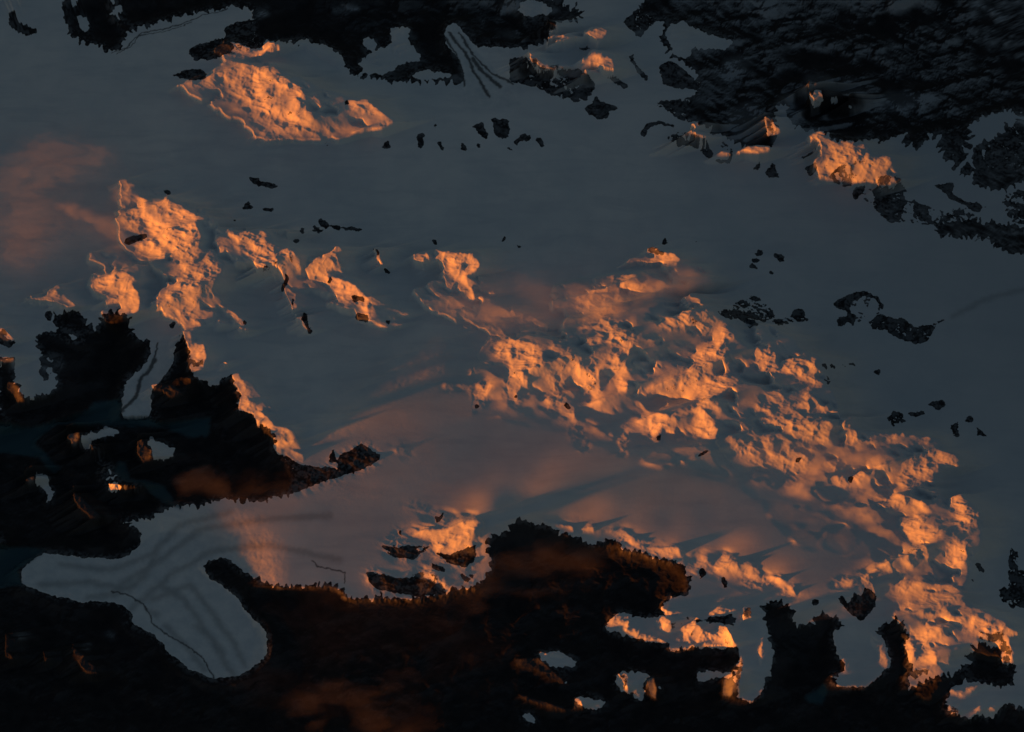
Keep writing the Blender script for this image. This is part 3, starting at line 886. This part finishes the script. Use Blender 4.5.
# ------------------------------------------------------------------ which faces belong to which piece of country
fpx_ = (px[:-1, :-1]+px[1:, 1:])*.5; fpy_ = (py[:-1, :-1]+py[1:, 1:])*.5
def fc(a): return (a[:-1, :-1]+a[1:, 1:]+a[:-1, 1:]+a[1:, :-1])*.25
f_rock = fc(rock); f_amp = fc(amp); f_low = fc(low); f_w = fc(wat); f_g = fc(gl); f_M = fc(M)
f_vis = (fpx_ > -PAD) & (fpx_ < W+PAD) & (fpy_ > -PAD) & (fpy_ < H+PAD)
region = np.zeros(f_rock.shape, np.int32)      # 0 = the icefield itself
S_, T_ = 'structure', 'thing'
REGIONS = [
 # name, kind, label, category, which faces inside the outline, outline in survey coordinates
 ('valley', S_, 'black forested fjord valleys in shade at the lower left', '', 'low', [-60,240, 300,240, 395,440, 300,490, 130,520, 160,640, 300,800, -60,800]),
 ('valley', S_, 'wide black valley in deep shade below the icefield rim', '', 'low', [200,540, 480,500, 700,500, 760,800, 200,800]),
 ('valley', S_, 'black side valleys fanning out under the south east ridges', '', 'low', [700,540, 1090,520, 1090,800, 740,800]),
 ('valley', S_, 'dark snow streaked valleys beyond the icefield at the top left', '', 'low', [-60,-60, 420,-60, 420,100, 130,70, -60,100]),
 ('valley', S_, 'near black valley country along the top right', '', 'low', [420,-60, 1090,-60, 1090,300, 880,230, 640,120, 420,100]),
 ('glacier', S_, 'large forked glacier tongue spilling into the dark valley at lower left', '', 'ice', [0,500, 300,480, 300,720, 0,700]),
 ('glacier', S_, 'narrow pale glacier with a dark central moraine between black ridges', '', 'ice', [110,320, 190,320, 190,440, 100,440]),
 ('glacier', S_, 'thin curved glacier arm ending in the dark left valley', '', 'ice', [30,300, 100,300, 100,370, 30,370]),
 ('glacier', S_, 'striped glacier flowing out through the dark hills at the top', '', 'ice', [430,10, 530,10, 530,115, 430,115]),
 ('lake', S_, 'dark blue fjord water winding through the left valley', '', 'water', [-60,390, 215,390, 215,520, -60,520]),
 ('lake', S_, 'dark blue water in front of the forked glacier tongue', '', 'water', [-60,530, 60,530, 60,600, -60,600]),
 ('lake', S_, 'small dim lake below the glacier at lower right', '', 'water', [790,670, 840,670, 840,715, 790,715]),
 ('mountain', S_, 'broad mottled sunlit dome at the top left of the icefield', '', 'peak', [160,45, 270,40, 420,95, 410,150, 250,160, 170,110]),
 ('mountain', S_, 'brightest fan shaped peak with a smoking cloud, on the left', '', 'peak', [105,170, 150,170, 208,200, 208,250, 185,300, 150,275, 120,240]),
 ('mountain', S_, 'long sunlit spur running down from the brightest peak to the black valley', '', 'peak', [185,300, 212,240, 250,300, 260,345, 225,335, 210,360, 165,330, 140,300, 150,275]),
 ('mountain', S_, 'sunlit twin domed ridge right of the brightest peak', '', 'peak', [208,180, 265,222, 303,250, 303,345, 280,320, 262,290, 212,262]),
 ('mountain', S_, 'slanting sunlit ridge with dark crags at its lower end', '', 'peak', [303,238, 345,238, 440,320, 410,335, 350,330, 303,275]),
 ('mountain', S_, 'small round sunlit knob above the black valley at far left', '', 'peak', [80,240, 142,255, 145,322, 112,335, 80,300]),
 ('mountain', S_, 'hooked sunlit ridge standing alone in the middle of the snow', '', 'peak', [405,240, 490,240, 510,330, 470,310, 405,275]),
 ('mountain', S_, 'crumpled sunlit massif at the left end of the central range', '', 'peak', [405,310, 500,310, 552,330, 556,420, 470,420]),
 ('mountain', S_, 'sunlit peaks with blue hollows in the middle of the central range', '', 'peak', [556,310, 645,310, 645,400, 625,440, 556,440, 552,380]),
 ('mountain', S_, 'small scattered sunlit summits north of the central range', '', 'peak', [540,235, 712,235, 712,306, 540,308]),
 ('mountain', S_, 'curved sunlit horn at the right of the central range', '', 'peak', [645,308, 748,308, 748,400, 645,405]),
 ('mountain', S_, 'sunlit ring shaped ridge on the south side of the central range', '', 'peak', [605,400, 745,400, 745,465, 605,465]),
 ('mountain', S_, 'two bright pinnacles side by side on the snow, east of the curved horn', '', 'peak', [748,335, 840,335, 840,388, 748,388]),
 ('mountain', S_, 'broad rippled sunlit flank below the two pinnacles', '', 'peak', [745,388, 850,388, 850,500, 740,480]),
 ('mountain', S_, 'long sunlit range with fine teeth at the right of the icefield', '', 'peak', [850,410, 990,410, 990,565, 850,545]),
 ('mountain', S_, 'sunlit terraces and arches in the lower right corner', '', 'peak', [855,545, 1040,545, 1040,680, 870,690]),
 ('mountain', S_, 'bright serrated cliff top catching sun at the top right', '', 'peak', [795,120, 905,120, 905,200, 795,200]),
 ('mountain', S_, 'thin red lit crest left of the serrated cliff', '', 'peak', [680,120, 795,105, 795,180, 680,165]),
 ('mountain', S_, 'small arch of sunlit snow near the top centre', '', 'peak', [560,20, 650,20, 650,90, 560,90]),
 ('mountain', S_, 'low sunlit hill with brown shoulders on the icefield rim', '', 'peak', [380,500, 490,500, 490,605, 360,605]),
 ('mountain', S_, 'sunlit rim peaks dropping to the wide black valley', '', 'peak', [540,515, 800,560, 740,660, 600,640, 610,560]),
 ('rock_outcrop', T_, 'dark elongated crag streaked with orange snow near the top centre', 'rock outcrop', 'rock', [505,50, 600,50, 600,106, 505,106]),
 ('rock_outcrop', T_, 'small black wedge shaped rock below the elongated crag at the top', 'rock outcrop', 'rock', [583,92, 632,92, 632,122, 583,122]),
 ('rock_outcrop', T_, 'black rock with one reddish sunlit end at the top left', 'rock outcrop', 'rock', [184,34, 253,34, 253,62, 184,62]),
 ('rock_outcrop', T_, 'tiny black rock touching the left tip of the sunlit dome', 'rock outcrop', 'rock', [168,66, 212,66, 212,84, 168,84]),
 ('rock_outcrop', T_, 'curled black rock in the snow in the top left corner', 'rock outcrop', 'rock', [0,5, 45,5, 45,42, 0,42]),
 ('rock_outcrop', T_, 'row of short dark teeth right of the sunlit dome', 'rock outcrop', 'rock', [376,114, 513,114, 513,155, 376,155]),
 ('rock_outcrop', T_, 'dark open arch of rock at the right end of the row of teeth', 'rock outcrop', 'rock', [511,130, 552,130, 552,152, 511,152]),
 ('rock_outcrop', T_, 'arc shaped black scarp with snow ribs above the central snow', 'rock outcrop', 'rock', [636,115, 730,115, 730,170, 636,170]),
 ('rock_outcrop', T_, 'short slanted black rock alone on the snow above the twin domes', 'rock outcrop', 'rock', [238,170, 285,170, 285,192, 238,192]),
 ('rock_outcrop', T_, 'faint loop of dark rock on the snow above the twin domes', 'rock outcrop', 'rock', [212,196, 282,196, 282,225, 212,225]),
 ('rock_outcrop', T_, 'long black jagged reef of rock on the snow, above the slanting ridge', 'rock outcrop', 'rock', [283,212, 372,212, 372,250, 283,250]),
 ('rock_outcrop', T_, 'string of dark crags trailing down from the twin domed ridge', 'rock outcrop', 'rock', [276,268, 318,268, 318,338, 276,338]),
 ('rock_outcrop', T_, 'thin slanted spine of dark rock with three bright snow spots', 'rock outcrop', 'rock', [366,244, 394,244, 394,278, 366,278]),
 ('rock_outcrop', T_, 'two small dark crags at the foot of the slanting ridge', 'rock outcrop', 'rock', [344,300, 396,300, 396,330, 344,330]),
 ('rock_outcrop', T_, 'scatter of little black rocks on the blue snow at right of centre', 'rock outcrop', 'rock', [744,245, 795,245, 795,280, 744,280]),
 ('rock_outcrop', T_, 'speckled dark patch of rock between the small summits and the black crescent', 'rock outcrop', 'rock', [716,292, 768,292, 768,330, 716,330]),
 ('rock_outcrop', T_, 'small hat shaped dark rock left of the black crescent', 'rock outcrop', 'rock', [768,300, 825,300, 825,330, 768,330]),
 ('rock_outcrop', T_, 'black crescent of rock round a bowl of snow, the largest on the right', 'rock outcrop', 'rock', [828,286, 870,286, 884,312, 870,330, 828,332]),
 ('rock_outcrop', T_, 'dark wing shaped rock joined to the right of the black crescent', 'rock outcrop', 'rock', [870,312, 952,312, 952,346, 870,346]),
 ('rock_outcrop', T_, 'broken line of black rocks on the snow right of the two pinnacles', 'rock outcrop', 'rock', [882,396, 948,396, 948,430, 882,430]),
 ('rock_outcrop', T_, 'small dark horseshoe of rock at the far right', 'rock outcrop', 'rock', [948,412, 992,412, 992,442, 948,442]),
 ('rock_outcrop', T_, 'long dark whale backed ridge with a knob, pointing into the snow', 'rock outcrop', 'rock', [310,440, 384,440, 384,482, 310,490]),
 ('rock_outcrop', T_, 'small dark spike beside a lit snow patch, left of the central range', 'rock outcrop', 'rock', [470,380, 486,380, 486,418, 470,418]),
 ('rock_outcrop', T_, 'streaky dark cliff under the bright serrated cliff top', 'rock outcrop', 'rock', [848,182, 918,182, 918,226, 848,226]),
 ('rock_outcrop', T_, 'dark smudge of rock on the left flank of the brightest peak', 'rock outcrop', 'rock', [118,230, 160,230, 160,248, 118,248]),
 ('rock_outcrop', T_, 'dark patch of mottled rock at the right edge beside the sunlit terraces', 'rock outcrop', 'rock', [990,540, 1060,540, 1060,612, 990,612]),
 ('rock_outcrop', T_, 'dark heart shaped rock below the sunlit range, ringed by glaciers', 'rock outcrop', 'rock', [832,586, 882,586, 882,626, 832,626]),
 ('rock_outcrop', T_, 'dark rounded nose of brown rock left of the sunlit rim hill', 'rock outcrop', 'rock', [360,566, 450,566, 450,598, 360,598]),
]

def inpoly(pts, x, y):
    p = np.array(pts, float).reshape(-1, 2)
    ins = np.zeros(x.shape, bool)
    bb = (x >= p[:, 0].min()) & (x <= p[:, 0].max()) & (y >= p[:, 1].min()) & (y <= p[:, 1].max())
    xs, ys = x[bb], y[bb]; r = np.zeros(xs.shape, bool)
    for (ax, ay), (bx, by) in zip(p, np.roll(p, -1, 0)):
        if ay == by: continue
        r ^= ((ay > ys) != (by > ys)) & (xs < (bx-ax)*(ys-ay)/(by-ay)+ax)
    ins[bb] = r
    return ins
for k, (name, kind, label, cat, crit, poly) in enumerate(REGIONS, 1):
    m = inpoly(poly, fpx_, fpy_) & f_vis
    if crit == 'rock': m &= f_rock > .22
    elif crit == 'peak': m &= (f_amp > .22)
    elif crit == 'low': m &= (f_low > .35)
    elif crit == 'water': m &= (f_w > .5)
    elif crit == 'ice': m &= (f_g > .45)
    region[m] = k

def make_piece(name, mask):
    fi, fj = np.nonzero(mask)
    if len(fi) == 0: return None
    a = fi*NU+fj
    quads = np.stack([a, a+1, a+NU+1, a+NU], 1)
    used, inv = np.unique(quads, return_inverse=True)
    inv = inv.reshape(quads.shape).astype(np.int32)
    me = bpy.data.meshes.new(name)
    nf = len(quads)
    me.vertices.add(len(used)); me.loops.add(nf*4); me.polygons.add(nf)
    me.vertices.foreach_set('co', CO[used].ravel())
    me.loops.foreach_set('vertex_index', inv.ravel())
    me.polygons.foreach_set('loop_start', np.arange(0, nf*4, 4, dtype=np.int32))
    me.polygons.foreach_set('loop_total', np.full(nf, 4, np.int32))
    me.polygons.foreach_set('use_smooth', np.ones(nf, bool))
    me.update(calc_edges=True)
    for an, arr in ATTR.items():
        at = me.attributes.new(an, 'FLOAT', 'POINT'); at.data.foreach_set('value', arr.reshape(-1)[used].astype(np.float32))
    me.normals_split_custom_set_from_vertices(NRM[used])
    me.materials.append(TM)
    o = bpy.data.objects.new(name, me); C.objects.link(o)
    return o
def relabel(o, label, cat=None, kind=None, group=None):
    if label: o['label'] = label
    if cat: o['category'] = cat
    if kind: o['kind'] = kind
    if group: o['group'] = group
def pieces(mask):
    """connected patches of a mask, largest first"""
    todo = set(zip(*[v.tolist() for v in np.nonzero(mask)])); out = []
    while todo:
        st = [todo.pop()]; comp = [st[0]]
        while st:
            a, b = st.pop()
            for q in ((a+1, b), (a-1, b), (a, b+1), (a, b-1)):
                if q in todo: todo.remove(q); st.append(q); comp.append(q)
        out.append(comp)
    return sorted(out, key=len, reverse=True)
for k, (name, kind, label, cat, crit, poly) in enumerate(REGIONS, 1):
    if kind != 'thing': continue
    comps = pieces(region == k)
    small = [c for c in comps if len(c) < 14]
    for c in small:
        for a, b in c: region[a, b] = 0
    comps = [c for c in comps if len(c) >= 14]
    if not comps: continue
    if len(comps) == 1:
        o = make_piece(name, region == k)
    else:
        co = np.array([CO[a*NU+b] for a, b in comps[0]]).mean(0)
        o = bpy.data.objects.new(name, None); C.objects.link(o); o.location = co.tolist(); o.empty_display_size = 500
        for c in comps:
            mk = np.zeros(region.shape, bool)
            ij = np.array(c); mk[ij[:, 0], ij[:, 1]] = True
            ch = make_piece('crag', mk)
            ch.data.transform(__import__('mathutils').Matrix.Translation((-co[0], -co[1], -co[2])))
            ch.parent = o
    relabel(o, label, cat, None, 'rock outcrops standing out of the snow')
for k, (name, kind, label, cat, crit, poly) in enumerate(REGIONS, 1):
    if kind == 'thing': continue
    o = make_piece(name, region == k)
    if o is not None: relabel(o, label, None, 'structure')
g0 = make_piece('ground', region == 0)
relabel(g0, 'broad blue grey snow surface of the icefield spreading between all the peaks', None, 'structure')

# ------------------------------------------------------------------ clouds: real volumes of thin vapour at their own height
def unproject(x, y, z):
    dx = (x-W/2)/fpx; dyc = (H/2-y)/fpx
    d = np.array([dx, dyc*math.cos(TILT)+math.sin(TILT), dyc*math.sin(TILT)-math.cos(TILT)])
    t = (z-cam.location[2])/d[2]
    return np.array(cam.location)+d*t
def cloud(label, pts, z, thick, dens, grain=1.0, stretch=(1, .5), seed=0, edge=.42, group='thin clouds drifting over the icefield', tint=(1, 1, 1)):
    """pts: (px, py, radius in metres) of the soft clumps it is made of"""
    import bmesh
    P = [(*unproject(x, y, z), r) for x, y, r in pts]
    c = np.mean([p[:3] for p in P], 0)
    bm = bmesh.new()
    for x, y, zz, r in P:
        for i in range(12):
            for e_ in (-1., -.55, 0., .55, 1.):
                a = i*math.pi/6; rr = r*1.3*math.sqrt(max(1-e_*e_, .04))
                bm.verts.new((x-c[0]+rr*math.cos(a), y-c[1]+rr*math.sin(a), zz-c[2]+e_*thick*.62))
    res = bmesh.ops.convex_hull(bm, input=bm.verts)
    bmesh.ops.delete(bm, geom=[v for v in bm.verts if not v.link_faces], context='VERTS')
    me = bpy.data.meshes.new('cloud'); bm.to_mesh(me); bm.free()
    o = bpy.data.objects.new('cloud', me); C.objects.link(o); o.location = c
    m = bpy.data.materials.new('cloud_vapour'); m.use_nodes = True; nt = m.node_tree; N = nt.nodes; L = nt.links
    N.remove(N['Principled BSDF'])
    tc = N.new('ShaderNodeTexCoord').outputs['Object']
    def vm(op, a, b=None, s=None):
        x = N.new('ShaderNodeVectorMath'); x.operation = op
        for k, v in ((0, a), (1, b)):
            if v is None: continue
            if isinstance(v, tuple): x.inputs[k].default_value = v
            else: L.new(v, x.inputs[k])
        if s is not None: x.inputs['Scale'].default_value = s
        return x.outputs['Value'] if op in ('DISTANCE', 'LENGTH') else x.outputs[0]
    def mt(op, a, b=0., cl=False):
        x = N.new('ShaderNodeMath'); x.operation = op; x.use_clamp = cl
        for k, v in ((0, a), (1, b)):
            if isinstance(v, (int, float)): x.inputs[k].default_value = v
            else: L.new(v, x.inputs[k])
        return x.outputs[0]
    rz = N.new('ShaderNodeMapping'); rz.vector_type = 'POINT'; L.new(tc, rz.inputs[0])
    rz.inputs['Rotation'].default_value = (0, 0, R(stretch[2]) if len(stretch) > 2 else 0); rz.inputs['Scale'].default_value = (stretch[1], 1, 1.6)
    rz.inputs['Location'].default_value = (seed*9000., seed*4000., 0)
    n1 = N.new('ShaderNodeTexNoise'); L.new(rz.outputs[0], n1.inputs['Vector']); n1.inputs['Scale'].default_value = 1/(3200*grain)
    n1.inputs['Detail'].default_value = 7; n1.inputs['Roughness'].default_value = .58; n1.inputs['Distortion'].default_value = .5 if seed != 1 else 1.6
    warp = N.new('ShaderNodeTexNoise'); L.new(tc, warp.inputs['Vector']); warp.inputs['Scale'].default_value = 1/(5000*grain); warp.inputs['Detail'].default_value = 2
    wv = vm('SCALE', vm('SUBTRACT', warp.outputs['Color'], (.5, .5, .5)), s=5200.*grain)
    q = vm('ADD', tc, vm('MULTIPLY', wv, (1., 1., .1)))
    acc = None
    rmin = min(p[3] for p in P)
    for x, y, zz, r in P:
        k = r/(thick*.5)
        qq = vm('MULTIPLY', vm('SUBTRACT', q, (float(x-c[0]), float(y-c[1]), float(zz-c[2]))), (1., 1., k))
        dd = mt('DIVIDE', vm('LENGTH', qq), r*1.3)
        f = mt('SUBTRACT', 1., mt('MULTIPLY', dd, dd), True); f = mt('MULTIPLY', mt('MULTIPLY', f, f), .62)
        acc = f if acc is None else mt('ADD', acc, f, True)
    s = mt('ADD', acc, mt('MULTIPLY', mt('SUBTRACT', n1.outputs['Fac'], .5), 3.4))
    mr = N.new('ShaderNodeMapRange'); mr.interpolation_type = 'SMOOTHSTEP'; L.new(s, mr.inputs[0])
    mr.inputs[1].default_value = edge-.3; mr.inputs[2].default_value = edge+.6
    soft_ = mt('MULTIPLY', acc, 1.4, True)
    d = mt('MULTIPLY', mt('MULTIPLY', mr.outputs[0], soft_), dens)
    pv = N.new('ShaderNodeVolumePrincipled'); pv.inputs['Color'].default_value = (*[.97*t for t in tint], 1); pv.inputs['Anisotropy'].default_value = .1
    L.new(d, pv.inputs['Density']); L.new(pv.outputs[0], N['Material Output'].inputs['Volume'])
    me.materials.append(m)
    o['label'] = label; o['category'] = 'cloud'; o['group'] = group
    return o
cloud('swirling thin cloud veil at the left edge, above the brightest peak',
      [(15,200,6500), (25,165,5500), (60,150,4500), (85,165,4000), (40,230,6000), (10,260,5000), (100,152,2200)], 3300, 1500, 8e-5, .55, (1, .5, 30), 1, .62)
cloud('curling wisp of cloud blowing off the tip of the brightest peak',
      [(70,205,1700), (80,214,1700), (95,219,1600), (110,226,1700), (118,240,1700), (122,198,1300), (121,185,1300)], 3000, 900, 3.5e-4, .5, (1, .6), 2, .30)
cloud('pale cloud bank like a comet over the north side of the central range',
      [(695,279,2300), (675,283,2400), (650,290,2400), (625,298,2600), (600,302,2600), (582,300,2200)], 3500, 1100, 3.6e-4, .8, (1, .45, -16), 3, .28)
cloud('soft streaked cloud veil between the hooked ridge and the central range',
      [(520,300,4200), (550,315,3500), (490,320,3600), (470,300,2600), (540,290,3000)], 2900, 900, 1.1e-4, .9, (1, .4, 22), 4, .34)
cloud('rounded brown cloud puff over the black valley at left',
      [(190,478,2300), (212,482,2300), (180,490,1800), (226,492,1700), (202,468,1500)], 1900, 1100, 0.7e-4, .6, (1, .5), 5, .30)
cloud('brown cloud veil spreading over the glacier beside the whale backed ridge',
      [(255,500,3800), (290,492,3400), (325,484,2600), (230,515,3400), (275,520,3500)], 2000, 900, 5e-5, .9, (1, .4, -10), 6, .34)
cloud('dim brown cloud in the black valley at the bottom of the view',
      [(375,712,3200), (350,690,3000), (395,690,2800), (320,700,3200), (300,720,3200), (420,720,3000), (385,740,3600)], 1900, 1300, 0.36e-4, .8, (1, .45, 60), 7, .45)
cloud('dark brown cloud veil over the top of the wide black valley',
      [(530,555,3200), (560,560,3200), (590,568,3000), (500,570,3000), (540,585,3600), (470,590,3600)], 1950, 1000, 0.5e-4, 1.0, (1, .4, -25), 8, .34)
cloud('thin rippled cloud over the broad rippled flank',
      [(770,425,3200), (800,440,3600), (830,460,3600), (860,455,3200), (890,470,3000), (760,450,3000)], 2700, 800, 1.0e-4, .6, (1, .35, 20), 9, .36)
cloud('wide thin brown haze cloud over the left part of the wide black valley',
      [(300,610,5500), (360,600,5500), (420,610,6000), (330,650,6500), (430,660,6000), (490,640,5500), (250,690,5000)], 2000, 1300, 0.4e-5, 1.2, (1, .45, 35), 10, .30)
cloud('torn wisps of cloud drifting over the warm snow basin, left of the sunlit rim hill',
      [(400,430,3000), (430,450,3000), (450,490,3200), (420,470,3000), (380,480,3200), (350,500,3200)], 2300, 800, 4.5e-5, .7, (1, .4, -40), 11, .45)
